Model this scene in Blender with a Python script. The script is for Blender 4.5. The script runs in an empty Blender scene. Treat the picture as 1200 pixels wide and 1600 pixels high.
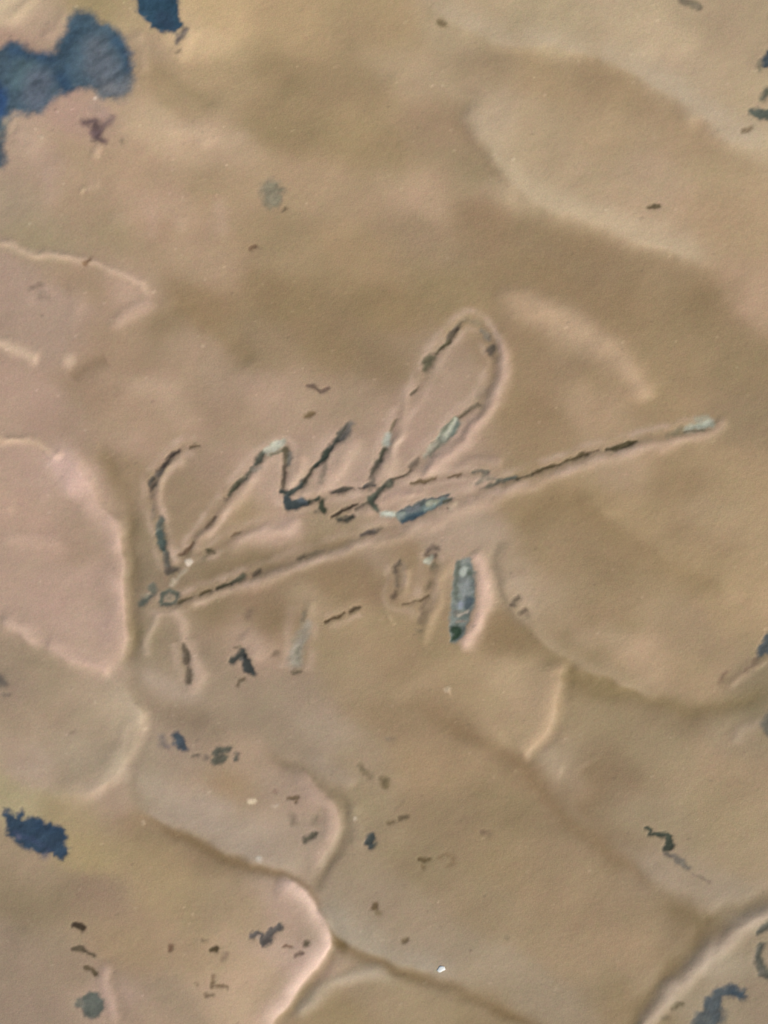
import bpy, math
import numpy as np
from mathutils import Vector

# ------------------------------------------------------------------ camera, sky, sun
S = 0.0001                       # one unit of the sheet's own ruler is 0.1 mm
FW, FH = 1200.0, 1600.0          # the piece of the painting in view: 12 x 16 cm
scene = bpy.context.scene

cam_d = bpy.data.cameras.new('camera')
cam = bpy.data.objects.new('camera', cam_d)
scene.collection.objects.link(cam)
cam.location = (0, 0, 0.30)
cam_d.sensor_fit = 'VERTICAL'
cam_d.sensor_height = 36.0
cam_d.sensor_width = 27.0
cam_d.lens = 36.0 * 0.30 / (FH * S)
cam_d.clip_start = 0.01
cam_d.clip_end = 500.0
scene.camera = cam

SUN_AZ = math.radians(130)       # clockwise from +Y: low on the right of the picture
SUN_EL = math.radians(40)
world = bpy.data.worlds.new('World')
scene.world = world
world.use_nodes = True
wn = world.node_tree.nodes
bg = wn['Background']
sky = wn.new('ShaderNodeTexSky')
sky.sky_type = 'NISHITA'
sky.sun_disc = False
sky.sun_elevation = SUN_EL
sky.sun_rotation = SUN_AZ
world.node_tree.links.new(sky.outputs['Color'], bg.inputs['Color'])
bg.inputs['Strength'].default_value = 0.06

sun_d = bpy.data.lights.new('sun', 'SUN')
sun_d.energy = 2.7
sun_d.angle = math.radians(16)
sun_d.color = (1.0, 0.93, 0.84)
sun = bpy.data.objects.new('sun', sun_d)
scene.collection.objects.link(sun)
to_sun = Vector((math.sin(SUN_AZ) * math.cos(SUN_EL), math.cos(SUN_AZ) * math.cos(SUN_EL), math.sin(SUN_EL)))
sun.rotation_euler = to_sun.to_track_quat('Z', 'Y').to_euler()
sun.location = to_sun * 2

scene.view_settings.view_transform = 'Standard'
scene.view_settings.look = 'None'
scene.view_settings.gamma = 1.0
scene.view_settings.exposure = 0.5
scene.cycles.filter_width = 1.6
LIGHT = np.array([1.025, 1.05, 1.11])   # how a level white sheet reads under this light

# ------------------------------------------------------------------ the sheet's grid
STEP = 1.6
def axis(n):
    core = np.arange(-24, n + 24 + STEP, STEP)
    out = [core[-1]]
    s = STEP
    while out[-1] < n + 420:
        s = min(s * 1.12, 14)
        out.append(out[-1] + s)
    hi = np.array(out[1:])
    lo = n - hi[::-1]
    return np.concatenate([lo, core, hi])
XS, YS = axis(FW), axis(FH)
NX, NY = len(XS), len(YS)
GX, GY = np.meshgrid(XS, YS)
rng = np.random.default_rng(41)

def vnoise(x, y, scale, seed, ang=0.0, stretch=1.0):
    """smooth value noise on arbitrary coordinates, about -1..1"""
    c, s = math.cos(ang), math.sin(ang)
    u = (x * c + y * s) / (scale * stretch) + 57.3
    v = (-x * s + y * c) / scale + 91.7
    iu, iv = np.floor(u).astype(np.int64), np.floor(v).astype(np.int64)
    fu, fv = u - iu, v - iv
    fu = fu * fu * fu * (fu * (fu * 6 - 15) + 10)
    fv = fv * fv * fv * (fv * (fv * 6 - 15) + 10)
    N = 1024
    tab = np.random.default_rng(seed).uniform(-1, 1, (N, N)).astype(np.float32)
    a = tab[iv % N, iu % N]; b = tab[iv % N, (iu + 1) % N]
    cc = tab[(iv + 1) % N, iu % N]; d = tab[(iv + 1) % N, (iu + 1) % N]
    return (a * (1 - fu) + b * fu) * (1 - fv) + (cc * (1 - fu) + d * fu) * fv

def lin(c):
    c = np.asarray(c, float) / 255.0
    return np.where(c <= 0.04045, c / 12.92, ((c + 0.055) / 1.055) ** 2.4)

def sstep(t):
    t = np.clip(t, 0, 1)
    return t * t * (3 - 2 * t)

# ------------------------------------------------------------------ colours of the top coat, with some of the relief's shading in them
PIG_SHADE = """
20 20 205 185 155|60 42 178 153 133|20 60 168 140 124|160 12 168 150 112|200 30 178 158 124|330 20 196 171 131|300 60 205 180 142|450 50 182 157 121|600 30 174 151 116|720 60 180 161 131|850 40 184 166 134|1000 50 190 170 140|1150 60 174 154 126
230 90 178 154 130|250 120 172 148 115|340 120 180 156 122|450 110 160 139 105|560 140 164 142 109|660 120 180 158 128|760 100 167 146 116|850 125 172 149 116|950 130 166 143 111|1080 120 184 164 136|1150 130 182 162 132
30 200 186 162 140|60 240 184 158 138|110 240 178 154 126|100 170 182 152 136|250 200 197 172 142|330 220 187 162 134|300 150 172 150 118|450 200 160 139 105|560 220 166 144 109|700 190 166 141 113|725 170 160 138 110|770 180 190 170 142|850 200 177 156 126|950 220 177 154 122|1080 210 174 149 119|1180 220 184 164 134
30 320 172 152 132|130 320 172 148 122|200 270 182 156 128|240 330 186 158 134|340 300 174 150 120|500 300 177 152 122|660 310 184 158 130|760 262 160 140 110|800 300 182 162 132|900 280 182 160 130|1020 280 184 160 132|1150 280 180 157 124
60 360 165 148 120|180 365 167 147 118|300 400 180 154 127|250 360 176 148 122|440 380 166 144 112|560 400 170 145 112|660 380 162 140 112|760 350 158 133 103|830 370 156 134 104|900 400 154 131 101|1040 420 160 138 108|1150 350 178 153 121|1000 350 186 160 132
30 440 174 150 135|140 450 167 143 117|200 460 184 157 138|70 490 176 152 136|320 470 156 132 100|450 480 152 130 97|600 470 156 133 99|700 450 158 137 103|800 440 154 132 100|850 430 154 130 98|950 480 155 131 99|1100 480 152 130 97|1180 470 184 155 128
60 525 174 150 134|200 560 167 142 117|300 540 172 148 124|250 500 156 134 104|400 540 158 137 108|520 550 154 131 99|600 570 152 130 101|700 580 170 147 125|830 560 157 133 103|880 520 176 152 124|1060 560 162 139 106|1150 560 157 136 103
50 620 178 151 135|150 620 165 141 116|110 660 174 148 128|250 620 184 158 134|200 650 174 148 124|340 640 167 143 119|420 620 177 152 130|540 620 170 147 123|680 630 174 149 131|830 640 157 133 101|930 640 174 149 119|1040 620 168 143 110|1160 660 157 136 106
50 740 180 154 137|110 740 200 172 154|60 780 178 152 134|190 730 156 134 106|170 660 168 144 120|215 690 180 154 134|230 690 172 146 120|290 770 160 138 112|340 750 168 144 122|420 760 184 158 140|550 730 182 158 140|640 690 173 149 132|700 760 176 152 133|850 690 161 138 106|950 720 174 150 122|1060 760 160 136 103|1160 740 172 148 114
50 810 184 156 137|140 830 178 152 132|150 790 186 158 138|218 830 148 131 105|300 830 158 137 110|380 800 160 139 106|430 830 188 160 142|520 830 165 145 118|600 790 172 148 130|680 840 172 150 132|750 830 175 154 136|830 800 158 136 103|900 790 159 136 102|1000 810 167 144 110|1120 800 174 150 117
50 900 180 154 137|150 900 182 156 140|125 860 170 144 124|220 900 144 128 106|330 885 150 132 105|430 880 144 125 95|520 850 150 131 100|520 910 152 128 97|640 870 155 132 102|580 860 168 146 124|850 870 162 139 107|800 900 174 154 128|950 880 156 133 101|1080 900 164 141 107|1150 950 178 152 118|1000 850 160 138 105
60 940 182 155 140|160 980 190 163 147|207 990 146 131 98|250 960 165 145 122|270 1020 152 134 114|225 1030 158 142 122|330 960 148 128 98|400 930 152 127 102|440 960 146 124 94|480 930 174 152 124|560 900 150 126 97|560 970 170 147 115|500 1000 162 141 110|640 990 162 140 107|790 990 148 125 92|830 930 172 150 122|950 970 161 138 106|1070 980 167 144 114
60 1050 163 145 122|20 1070 158 140 122|150 1020 186 160 142|260 1085 168 150 130|330 1080 163 145 124|380 1000 178 152 132|450 1080 160 142 122|560 1050 165 144 114|640 1060 163 139 108|720 1080 170 147 114|820 1080 184 160 128|920 1060 150 130 96|1000 1020 180 155 125|1080 1050 172 148 116|1180 1090 142 128 101
60 1120 168 148 124|130 1130 168 150 128|180 1120 186 166 142|300 1125 150 133 113|400 1130 152 137 117|500 1140 167 150 132|600 1120 158 135 105|700 1120 155 131 101|790 1140 178 155 122|950 1130 157 138 107|1060 1120 150 131 101|1150 1160 160 142 114
40 1200 175 154 135|120 1180 170 154 134|200 1190 164 148 128|280 1190 164 145 128|380 1190 172 148 126|480 1190 160 143 123|560 1190 165 146 119|650 1200 169 144 112|740 1200 166 142 110|815 1205 148 124 94|870 1190 172 152 126|940 1200 147 126 97|1040 1180 164 144 114|1140 1200 168 145 115
20 1245 172 159 125|100 1262 166 149 114|180 1255 172 150 130|250 1240 172 157 141|330 1260 174 157 141|350 1230 164 138 108|450 1240 172 150 132|560 1265 160 142 113|680 1270 155 134 104|800 1270 150 130 98|900 1290 150 129 101|1020 1280 160 142 114|1130 1270 167 147 115
40 1350 162 142 118|130 1330 174 154 115|250 1340 166 144 110|220 1290 154 132 102|330 1340 152 130 101|400 1305 175 159 143|470 1320 170 152 134|560 1350 160 142 118|650 1350 153 134 104|780 1340 160 138 106|900 1360 160 138 108|960 1330 146 124 94|1040 1370 167 150 127|1150 1340 165 145 115
40 1400 150 133 107|150 1400 154 132 110|260 1410 169 147 114|370 1420 168 147 118|450 1410 182 157 140|560 1400 157 140 120|540 1440 163 150 131|640 1430 162 144 120|750 1420 160 140 110|900 1430 164 140 110|1000 1440 163 141 111|1080 1450 145 125 94|1150 1400 162 147 127
40 1500 157 139 121|110 1520 153 135 115|200 1480 167 144 114|300 1480 170 147 118|400 1530 182 157 130|460 1510 192 165 148|580 1560 160 141 112|500 1570 155 135 102|650 1480 164 148 127|760 1500 163 147 124|880 1490 164 142 112|1000 1490 168 143 113|1050 1510 144 124 93|1120 1510 162 150 131
50 1590 156 138 122|180 1560 186 159 144|220 1590 168 146 124|250 1560 160 142 120|380 1580 187 162 135|520 1590 160 140 105|650 1570 163 143 113|760 1590 157 137 105|860 1560 160 143 120|980 1580 150 130 98|1080 1560 162 147 124|1180 1560 155 138 115
"""
ctrl = []
for row in PIG_SHADE.strip().splitlines():
    for it in row.split('|'):
        ctrl.append([float(v) for v in it.split()])
ctrl = np.array(ctrl)
gap = ctrl[:, 2] - ctrl[:, 4]
ctrl[:, 4] -= np.clip(46 - gap, 0, 20) * 0.22
ctrl[:, 2] += np.clip(46 - gap, 0, 20) * 0.10
cx = np.linspace(-450, 1650, 264); cy = np.linspace(-450, 2050, 314)
CGX, CGY = np.meshgrid(cx, cy)
warpx = vnoise(CGX, CGY, 60, 5) * 9 + vnoise(CGX, CGY, 25, 6) * 4
warpy = vnoise(CGX, CGY, 60, 7) * 9 + vnoise(CGX, CGY, 25, 8) * 4
num = np.zeros(CGX.shape + (3,)); den = np.zeros(CGX.shape)
for x, y, r, g, b in ctrl:
    ex = CGX + warpx - x; ey = CGY + warpy - y
    along = ex * 0.91 + ey * 0.42; across = -ex * 0.42 + ey * 0.91      # the paint was dragged down to the right
    d2 = (along * 0.68) ** 2 + (across * 1.12) ** 2
    w = 1.0 / (d2 + 30.0 ** 2) ** 2.4
    num += w[..., None] * lin((r, g, b)); den += w
base_c = num / den[..., None]
mid = base_c.mean((0, 1)); lum = (base_c / mid).mean(-1, keepdims=True)
base_c = mid * lum * (base_c / mid / lum) ** 0.92 * lum ** 0.15

def resample(field):
    u = (GX - cx[0]) / (cx[1] - cx[0]); v = (GY - cy[0]) / (cy[1] - cy[0])
    iu = np.clip(u.astype(int), 0, len(cx) - 2); iv = np.clip(v.astype(int), 0, len(cy) - 2)
    fu = np.clip(u - iu, 0, 1)[..., None]; fv = np.clip(v - iv, 0, 1)[..., None]
    return ((field[iv, iu] * (1 - fu) + field[iv, iu + 1] * fu) * (1 - fv)
            + (field[iv + 1, iu] * (1 - fu) + field[iv + 1, iu + 1] * fu) * fv)
COL = resample(base_c)
HGT = np.zeros_like(GX)

A30 = math.radians(-35)
# brush marks and dragged paint: broad swells, then streaks
HGT += vnoise(GX, GY, 90, 11) * 2.0 + vnoise(GX, GY, 38, 12, A30, 1.6) * 0.6
HGT += vnoise(GX, GY, 14, 13, A30, 2.0) * 0.10 + vnoise(GX, GY, 6, 14, A30, 2.0) * 0.05 + vnoise(GX, GY, 4.5, 19) * 0.07
tint = vnoise(GX, GY, 48, 15, A30, 1.8) * 0.03 + vnoise(GX, GY, 17, 16, A30, 1.6) * 0.02
COL *= (1 + tint)[..., None]
hue = vnoise(GX, GY, 34, 17, A30, 1.5) * 0.012 + vnoise(GX, GY, 9, 18) * 0.014
COL[..., 0] *= 1 + hue; COL[..., 2] *= 1 + hue * 0.8; COL[..., 1] *= 1 - hue * 0.3

# ------------------------------------------------------------------ relief of the strokes
WX = vnoise(GX, GY, 30, 21) * 5.0 + vnoise(GX, GY, 11, 22) * 0.9
WY = vnoise(GX, GY, 30, 23) * 5.0 + vnoise(GX, GY, 11, 24) * 0.9
RAGX = vnoise(GX, GY, 9, 31) * 1.6 + vnoise(GX, GY, 4, 32) * 0.6
RAGY = vnoise(GX, GY, 9, 33) * 1.6 + vnoise(GX, GY, 4, 34) * 0.6

def window(pts, pad):
    xs = [p[0] for p in pts]; ys = [p[1] for p in pts]
    i0, i1 = np.searchsorted(XS, [min(xs) - pad, max(xs) + pad])
    j0, j1 = np.searchsorted(YS, [min(ys) - pad, max(ys) + pad])
    return slice(j0, j1), slice(i0, i1)

def spline(pts, n=6):
    """Catmull-Rom through the points so the strokes flow"""
    p = np.array(pts, float)
    if len(p) < 3: return p
    q = np.vstack([2 * p[0] - p[1], p, 2 * p[-1] - p[-2]])
    out = []
    for i in range(1, len(q) - 2):
        for k in range(n):
            t = k / n
            out.append(0.5 * (2 * q[i] + (q[i + 1] - q[i - 1]) * t + (2 * q[i - 1] - 5 * q[i] + 4 * q[i + 1] - q[i + 2]) * t ** 2
                              + (3 * q[i] - q[i - 1] - 3 * q[i + 1] + q[i + 2]) * t ** 3))
    out.append(q[-2])
    return np.array(out)

def line_field(pts, sl, wx, wy):
    """signed distance (positive on the right of travel seen in the picture) and parameter 0..1 along a line"""
    X = GX[sl] + wx[sl]; Y = GY[sl] + wy[sl]
    best = np.full(X.shape, 1e9); sgn = np.ones(X.shape); par = np.zeros(X.shape)
    n = len(pts) - 1
    for k in range(n):
        ax, ay = pts[k][:2]; bx, by = pts[k + 1][:2]
        dx, dy = bx - ax, by - ay
        L2 = dx * dx + dy * dy + 1e-9
        t = np.clip(((X - ax) * dx + (Y - ay) * dy) / L2, 0, 1)
        ex, ey = X - ax - t * dx, Y - ay - t * dy
        d = np.hypot(ex, ey)
        m = d < best
        best = np.where(m, d, best)
        sgn = np.where(m, np.where(dx * ey - dy * ex >= 0, 1.0, -1.0), sgn)
        par = np.where(m, (k + t) / n, par)
    return best, sgn, par

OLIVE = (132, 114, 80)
PINK = (206, 176, 158)
PALE = (206, 186, 160)

def tint_to(sl, c, a):
    COL[sl] = COL[sl] * (1 - a[..., None]) + lin(c) * a[..., None]

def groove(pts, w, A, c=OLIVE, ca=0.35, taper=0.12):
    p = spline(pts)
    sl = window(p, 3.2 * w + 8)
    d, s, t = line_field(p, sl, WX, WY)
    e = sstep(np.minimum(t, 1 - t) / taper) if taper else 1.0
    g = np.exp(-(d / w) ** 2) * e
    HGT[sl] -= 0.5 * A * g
    tint_to(sl, c, np.clip(1.3 * ca, 0, .85) * np.exp(-(d / (w * 0.95)) ** 2) * e)  # grime in the groove, with part of its shade put into the colour

def ridge(pts, w, A, c=PINK, ca=0.35, taper=0.25):
    p = spline(pts)
    sl = window(p, 3.2 * w + 8)
    d, s, t = line_field(p, sl, WX, WY)
    e = sstep(np.minimum(t, 1 - t) / taper) if taper else 1.0
    e = e * (0.88 + 0.16 * vnoise(GX[sl], GY[sl], 26, 77))
    HGT[sl] += A * np.exp(-(d / w) ** 2) * e
    tint_to(sl, c, np.clip(ca * np.exp(-(d / (w * 0.9)) ** 2) * e, 0, 1))

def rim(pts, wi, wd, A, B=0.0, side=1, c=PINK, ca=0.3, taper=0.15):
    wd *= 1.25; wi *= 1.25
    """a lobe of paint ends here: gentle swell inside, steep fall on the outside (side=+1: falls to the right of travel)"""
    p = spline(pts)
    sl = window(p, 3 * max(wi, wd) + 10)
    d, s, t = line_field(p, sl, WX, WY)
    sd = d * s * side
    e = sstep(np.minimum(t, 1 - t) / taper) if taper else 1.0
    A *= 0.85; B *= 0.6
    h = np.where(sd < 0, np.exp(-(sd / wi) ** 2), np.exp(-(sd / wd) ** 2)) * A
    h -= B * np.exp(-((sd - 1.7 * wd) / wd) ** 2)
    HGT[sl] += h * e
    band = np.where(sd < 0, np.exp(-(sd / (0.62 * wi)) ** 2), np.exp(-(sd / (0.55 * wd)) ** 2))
    tint_to(sl, c, np.clip(1.55 * ca * band * e * (0.9 + 0.25 * vnoise(GX[sl], GY[sl], 24, 78)), 0, 1))  # pale worn edge; its lit brightness is partly put into the colour

# grooves where the lobes of paint meet
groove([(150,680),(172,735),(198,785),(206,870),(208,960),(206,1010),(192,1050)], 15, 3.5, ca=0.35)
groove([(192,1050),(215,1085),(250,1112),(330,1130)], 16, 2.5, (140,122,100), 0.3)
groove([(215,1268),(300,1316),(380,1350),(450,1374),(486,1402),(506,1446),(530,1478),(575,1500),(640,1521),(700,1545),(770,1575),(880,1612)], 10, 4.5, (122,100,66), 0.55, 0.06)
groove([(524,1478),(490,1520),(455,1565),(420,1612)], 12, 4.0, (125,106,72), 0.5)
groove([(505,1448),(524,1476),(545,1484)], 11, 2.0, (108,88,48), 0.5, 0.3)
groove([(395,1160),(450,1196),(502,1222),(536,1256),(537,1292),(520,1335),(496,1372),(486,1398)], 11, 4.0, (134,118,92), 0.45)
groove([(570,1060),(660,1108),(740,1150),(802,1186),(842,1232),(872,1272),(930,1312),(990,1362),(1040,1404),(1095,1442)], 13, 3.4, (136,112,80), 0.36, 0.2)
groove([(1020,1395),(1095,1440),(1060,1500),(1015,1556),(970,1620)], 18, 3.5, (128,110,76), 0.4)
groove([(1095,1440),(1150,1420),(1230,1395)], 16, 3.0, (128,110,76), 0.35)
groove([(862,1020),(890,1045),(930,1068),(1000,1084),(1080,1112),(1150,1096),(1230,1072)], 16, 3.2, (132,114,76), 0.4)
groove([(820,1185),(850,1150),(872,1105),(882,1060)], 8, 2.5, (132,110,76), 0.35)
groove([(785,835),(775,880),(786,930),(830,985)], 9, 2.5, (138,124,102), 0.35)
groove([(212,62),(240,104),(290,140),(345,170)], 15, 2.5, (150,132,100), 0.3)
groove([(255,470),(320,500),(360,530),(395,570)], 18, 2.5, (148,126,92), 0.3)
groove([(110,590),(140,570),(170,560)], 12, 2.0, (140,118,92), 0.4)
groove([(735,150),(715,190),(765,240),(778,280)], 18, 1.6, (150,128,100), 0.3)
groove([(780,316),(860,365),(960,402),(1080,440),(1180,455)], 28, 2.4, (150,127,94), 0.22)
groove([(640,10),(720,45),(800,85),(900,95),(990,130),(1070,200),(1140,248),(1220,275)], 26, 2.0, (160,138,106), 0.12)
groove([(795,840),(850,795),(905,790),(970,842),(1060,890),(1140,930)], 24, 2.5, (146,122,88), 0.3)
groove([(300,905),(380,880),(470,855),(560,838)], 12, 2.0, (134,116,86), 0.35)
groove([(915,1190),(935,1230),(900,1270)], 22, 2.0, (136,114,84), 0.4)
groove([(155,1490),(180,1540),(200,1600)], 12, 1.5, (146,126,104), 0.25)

# lobe rims that fall away to the right or towards the bottom
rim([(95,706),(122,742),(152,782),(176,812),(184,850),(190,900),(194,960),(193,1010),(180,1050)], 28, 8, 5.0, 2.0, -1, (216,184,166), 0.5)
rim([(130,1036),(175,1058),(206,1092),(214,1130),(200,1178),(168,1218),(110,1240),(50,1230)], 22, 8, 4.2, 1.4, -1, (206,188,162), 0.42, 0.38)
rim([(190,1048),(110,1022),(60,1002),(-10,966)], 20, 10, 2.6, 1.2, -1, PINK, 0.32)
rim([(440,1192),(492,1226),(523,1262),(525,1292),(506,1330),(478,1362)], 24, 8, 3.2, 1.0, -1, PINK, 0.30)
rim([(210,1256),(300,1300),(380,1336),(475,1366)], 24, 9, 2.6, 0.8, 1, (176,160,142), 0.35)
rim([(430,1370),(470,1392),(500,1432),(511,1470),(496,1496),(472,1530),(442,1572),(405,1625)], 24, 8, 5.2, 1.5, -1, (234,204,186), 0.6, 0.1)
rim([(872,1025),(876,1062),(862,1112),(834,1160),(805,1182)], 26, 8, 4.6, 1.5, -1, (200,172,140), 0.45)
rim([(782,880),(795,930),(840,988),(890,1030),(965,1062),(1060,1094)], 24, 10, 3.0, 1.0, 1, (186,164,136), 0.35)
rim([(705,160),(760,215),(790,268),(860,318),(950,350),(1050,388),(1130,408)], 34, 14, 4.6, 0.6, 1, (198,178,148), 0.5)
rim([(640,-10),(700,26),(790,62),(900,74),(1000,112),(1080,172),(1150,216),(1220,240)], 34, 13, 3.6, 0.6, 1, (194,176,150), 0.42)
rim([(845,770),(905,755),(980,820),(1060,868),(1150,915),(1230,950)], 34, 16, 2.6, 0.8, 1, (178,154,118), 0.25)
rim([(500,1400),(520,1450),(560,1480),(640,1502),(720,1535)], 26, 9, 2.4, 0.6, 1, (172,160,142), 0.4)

# edge highlights of the upper right lobes put into colour; paler paint streaks elsewhere
for pts, w, c, a in (([(745,190),(790,262),(870,312),(960,344),(1060,382),(1140,400)], 22, (200,180,150), .55), ([(960,70),(1030,112),(1100,165),(1170,208),(1230,225)], 22, (194,178,154), .45),
                     ([(722,165),(750,190),(775,215)], 18, (200,178,150), .5), ([(800,890),(812,920),(850,960)], 16, (184,164,144), .4), ([(380,760),(350,800),(320,840)], 14, (190,162,138), .4),
                     ([(430,812),(455,822),(440,842)], 14, (204,176,158), .6), ([(520,700),(500,745),(530,740)], 14, (192,164,146), .45), ([(640,640),(700,600),(740,560)], 20, (180,154,134), .3),
                     ([(222,1034),(240,1062),(290,1082),(330,1080)], 14, (184,164,146), .65),
                     ([(336,300),(344,340),(338,380)], 16, (196,168,146), .5), ([(230,312),(236,350),(232,385)], 12, (194,166,146), .4), ([(280,330),(285,370)], 10, (196,170,146), .35), ([(410,220),(330,212),(260,190)], 16, (202,176,148), .5),
                     ([(130,296),(160,284)], 10, (204,178,150), .5), ([(80,240),(78,290),(60,330)], 18, (192,164,146), .4), ([(40,450),(110,470),(170,500)], 14, (190,162,146), .35), ([(170,330),(210,350)], 14, (188,162,138), .35),
                     ([(20,740),(70,760),(60,790)], 12, (196,166,150), .4), ([(30,910),(110,900),(150,930)], 16, (194,164,148), .35), ([(60,960),(120,985),(165,990)], 12, (198,170,152), .35), ([(40,600),(90,620),(70,660)], 14, (190,162,144), .35),
                     ([(300,560),(340,600),(320,640)], 22, (186,160,138), .35), ([(180,610),(240,600),(290,612)], 16, (192,166,142), .4), ([(20,1115),(90,1150),(150,1150)], 16, (178,160,138), .35), ([(20,1215),(70,1190),(30,1160)], 14, (180,162,144), .4),
                     ([(380,1545),(430,1510),(460,1480)], 18, (198,172,148), .4), ([(640,120),(700,130),(760,190)], 14, (186,166,136), .35), ([(1010,1010),(940,990),(880,1010)], 18, (184,162,134), .4), ([(1180,770),(1120,800),(1040,790)], 16, (180,158,126), .35),
                     ([(930,700),(900,640),(940,610)], 18, (180,154,126), .35), ([(150,1290),(250,1360),(330,1390)], 18, (176,156,118), .3), ([(700,1040),(640,1080),(600,1090)], 14, (176,154,124), .35), ([(230,1250),(320,1290),(420,1340)], 24, (176,160,144), .45), ([(520,1400),(545,1450),(600,1480)], 20, (170,158,140), .45)):
    ridge(pts, w, 0.4, c, a, 0.3)
# raised ropes of paint
ridge([(-20,370),(30,388),(66,397),(130,408),(166,416),(205,430),(246,464)], 7, 3.0, (216,188,164), 0.62, 0.1)
ridge([(246,464),(210,488),(160,516)], 15, 2.2, PINK, 0.45)
ridge([(125,430),(118,480),(100,510)], 14, 1.0, PINK, 0.2)
ridge([(-30,534),(20,542),(66,562)], 11, 2.6, (216,190,164), 0.85, 0.15)
ridge([(92,556),(124,568)], 11, 1.2, (212,186,160), 0.8, 0.45)
ridge([(-20,684),(30,688),(66,697),(98,714)], 8, 3.0, (212,184,156), 0.8, 0.12)
ridge([(60,706),(96,722),(116,752),(104,784)], 20, 1.8, (226,192,178), 0.85, 0.3)  # pink highlight at the lobe's upper right, put into the colour
ridge([(160,800),(178,830),(172,870)], 12, 1.2, (208,178,160), .6, .3)
ridge([(150,1010),(172,980),(184,920)], 16, .8, (204,174,158), .5, .3)
ridge([(-10,838),(50,846),(110,862)], 15, 1.6, (204,174,154), 0.6)
ridge([(0,792),(30,792)], 8, .8, (200,172,148), 0.4, .5)
ridge([(-10,964),(30,984),(66,1004)], 9, 2.2, (208,180,160), 0.75)
ridge([(70,1008),(120,1024),(176,1050)], 11, 2.0, (206,176,158), 0.6, 0.12)
ridge([(0,1190),(60,1216),(120,1234),(180,1224)], 20, 1.6, (184,164,144), 0.5, 0.2)
ridge([(1225,1412),(1170,1440),(1112,1484),(1085,1516),(1050,1546),(1012,1590),(990,1620)], 13, 5.0, (184,166,150), 0.6, 0.08)
ridge([(765,462),(850,482),(930,526),(978,576),(1012,632)], 22, 4.6, (196,168,138), 0.85, 0.12)
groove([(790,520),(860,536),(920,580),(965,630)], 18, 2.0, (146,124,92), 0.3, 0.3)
ridge([(455,1600),(480,1566),(512,1542),(566,1522),(630,1532)], 12, 2.4, (192,176,154), 0.7, 0.2)
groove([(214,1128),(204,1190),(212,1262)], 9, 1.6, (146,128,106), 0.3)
ridge([(640,1525),(720,1560),(780,1590)], 12, 1.6, (168,150,122), 0.3)
ridge([(155,1500),(165,1545),(180,1610)], 9, 2.0, (192,164,150), 0.5)
ridge([(940,1290),(1000,1345),(1080,1400),(1180,1405)], 18, 2.0, (170,152,132), 0.35)
ridge([(210,45),(222,80),(230,120)], 10, 1.8, (192,168,142), 0.4)
ridge([(300,30),(292,70),(270,100)], 12, 2.0, (214,186,150), 0.5)
ridge([(20,205),(45,215),(30,250)], 16, 1.6, (198,172,152), 0.4)
ridge([(140,232),(160,240)], 11, 1.6, (208,180,154), 0.5, 0.5)
ridge([(0,40),(30,15),(60,-10)], 10, 2.0, (206,184,152), 0.45)
ridge([(60,62),(85,40),(110,10)], 12, 1.6, (188,162,142), 0.3)
ridge([(120,292),(135,303)], 6, 1.0, (205,182,150), 0.5, 0.5)
ridge([(230,200),(300,205),(340,225)], 16, 1.6, (202,178,150), 0.4)
ridge([(470,1180),(520,1205),(560,1230)], 14, 1.6, (172,156,138), 0.4)
ridge([(560,1330),(552,1290),(560,1250)], 12, 1.2, (168,152,130), 0.3)
ridge([(850,1160),(860,1190),(880,1205)], 14, 1.4, (184,164,138), 0.4)
ridge([(1195,1120),(1160,1145),(1150,1170)], 12, 1.6, (168,150,134), 0.4)
ridge([(1200,1020),(1170,1050),(1130,1075)], 8, 1.6, (196,166,140), 0.35)
# paint pushed up beside the scratched letters
ridge([(292,706),(270,726),(252,752),(250,776)], 7, 2.2, (196,172,144), 0.5)
ridge([(249,760),(252,790),(262,820)], 8, 1.6, (196,168,146), 0.45)
ridge([(268,830),(272,862),(288,876)], 7, 1.8, (184,160,142), 0.45)
ridge([(410,728),(385,762),(352,798),(316,842),(300,868)], 10, 2.6, (200,172,150), 0.5)
ridge([(462,700),(470,720),(458,748),(450,764)], 8, 2.2, (200,172,150), 0.55)
ridge([(350,866),(400,836),(450,822),(470,812)], 12, 2.6, (204,176,158), 0.55)
ridge([(560,668),(540,706),(518,745),(500,772)], 13, 2.6, (204,176,156), 0.55)
ridge([(470,776),(490,762),(506,766)], 8, 1.5, (200,174,156), 0.5)
ridge([(560,815),(590,792),(640,772),(680,765)], 9, 1.6, (196,168,150), 0.4)
ridge([(632,660),(618,694),(606,728),(598,752)], 8, 2.6, (204,178,156), 0.6)
ridge([(640,590),(628,640),(615,670)], 10, 1.4, (188,164,146), 0.35)
ridge([(776,520),(786,560),(784,602),(764,640),(730,682),(690,718),(650,752)], 10, 4.2, (204,174,158), 0.6, 0.1)
ridge([(700,516),(680,545),(700,600)], 16, 1.2, (182,158,138), 0.3)
ridge([(600,780),(625,768),(650,772)], 9, 1.2, (200,170,156), 0.4)
ridge([(275,948),(330,930),(400,908),(480,882),(560,856),(640,831),(700,812)], 9, 1.8, (186,162,140), 0.5, 0.1)
ridge([(620,830),(700,805),(770,776),(850,750),(930,722),(1010,700),(1090,680),(1124,666),(1120,648)], 11, 2.2, (196,168,146), 0.55, 0.1)
ridge([(700,730),(760,718),(790,722)], 10, 1.4, (186,160,144), 0.4)
ridge([(268,946),(282,972),(294,1012),(306,1050),(300,1086)], 9, 1.6, (200,174,152), 0.75, .12)
ridge([(250,952),(238,985),(222,1032)], 8, 1.4, (186,166,144), 0.75, .15)
ridge([(378,985),(394,1008),(402,1038)], 15, 2.4, (202,174,154), 0.5)
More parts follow.
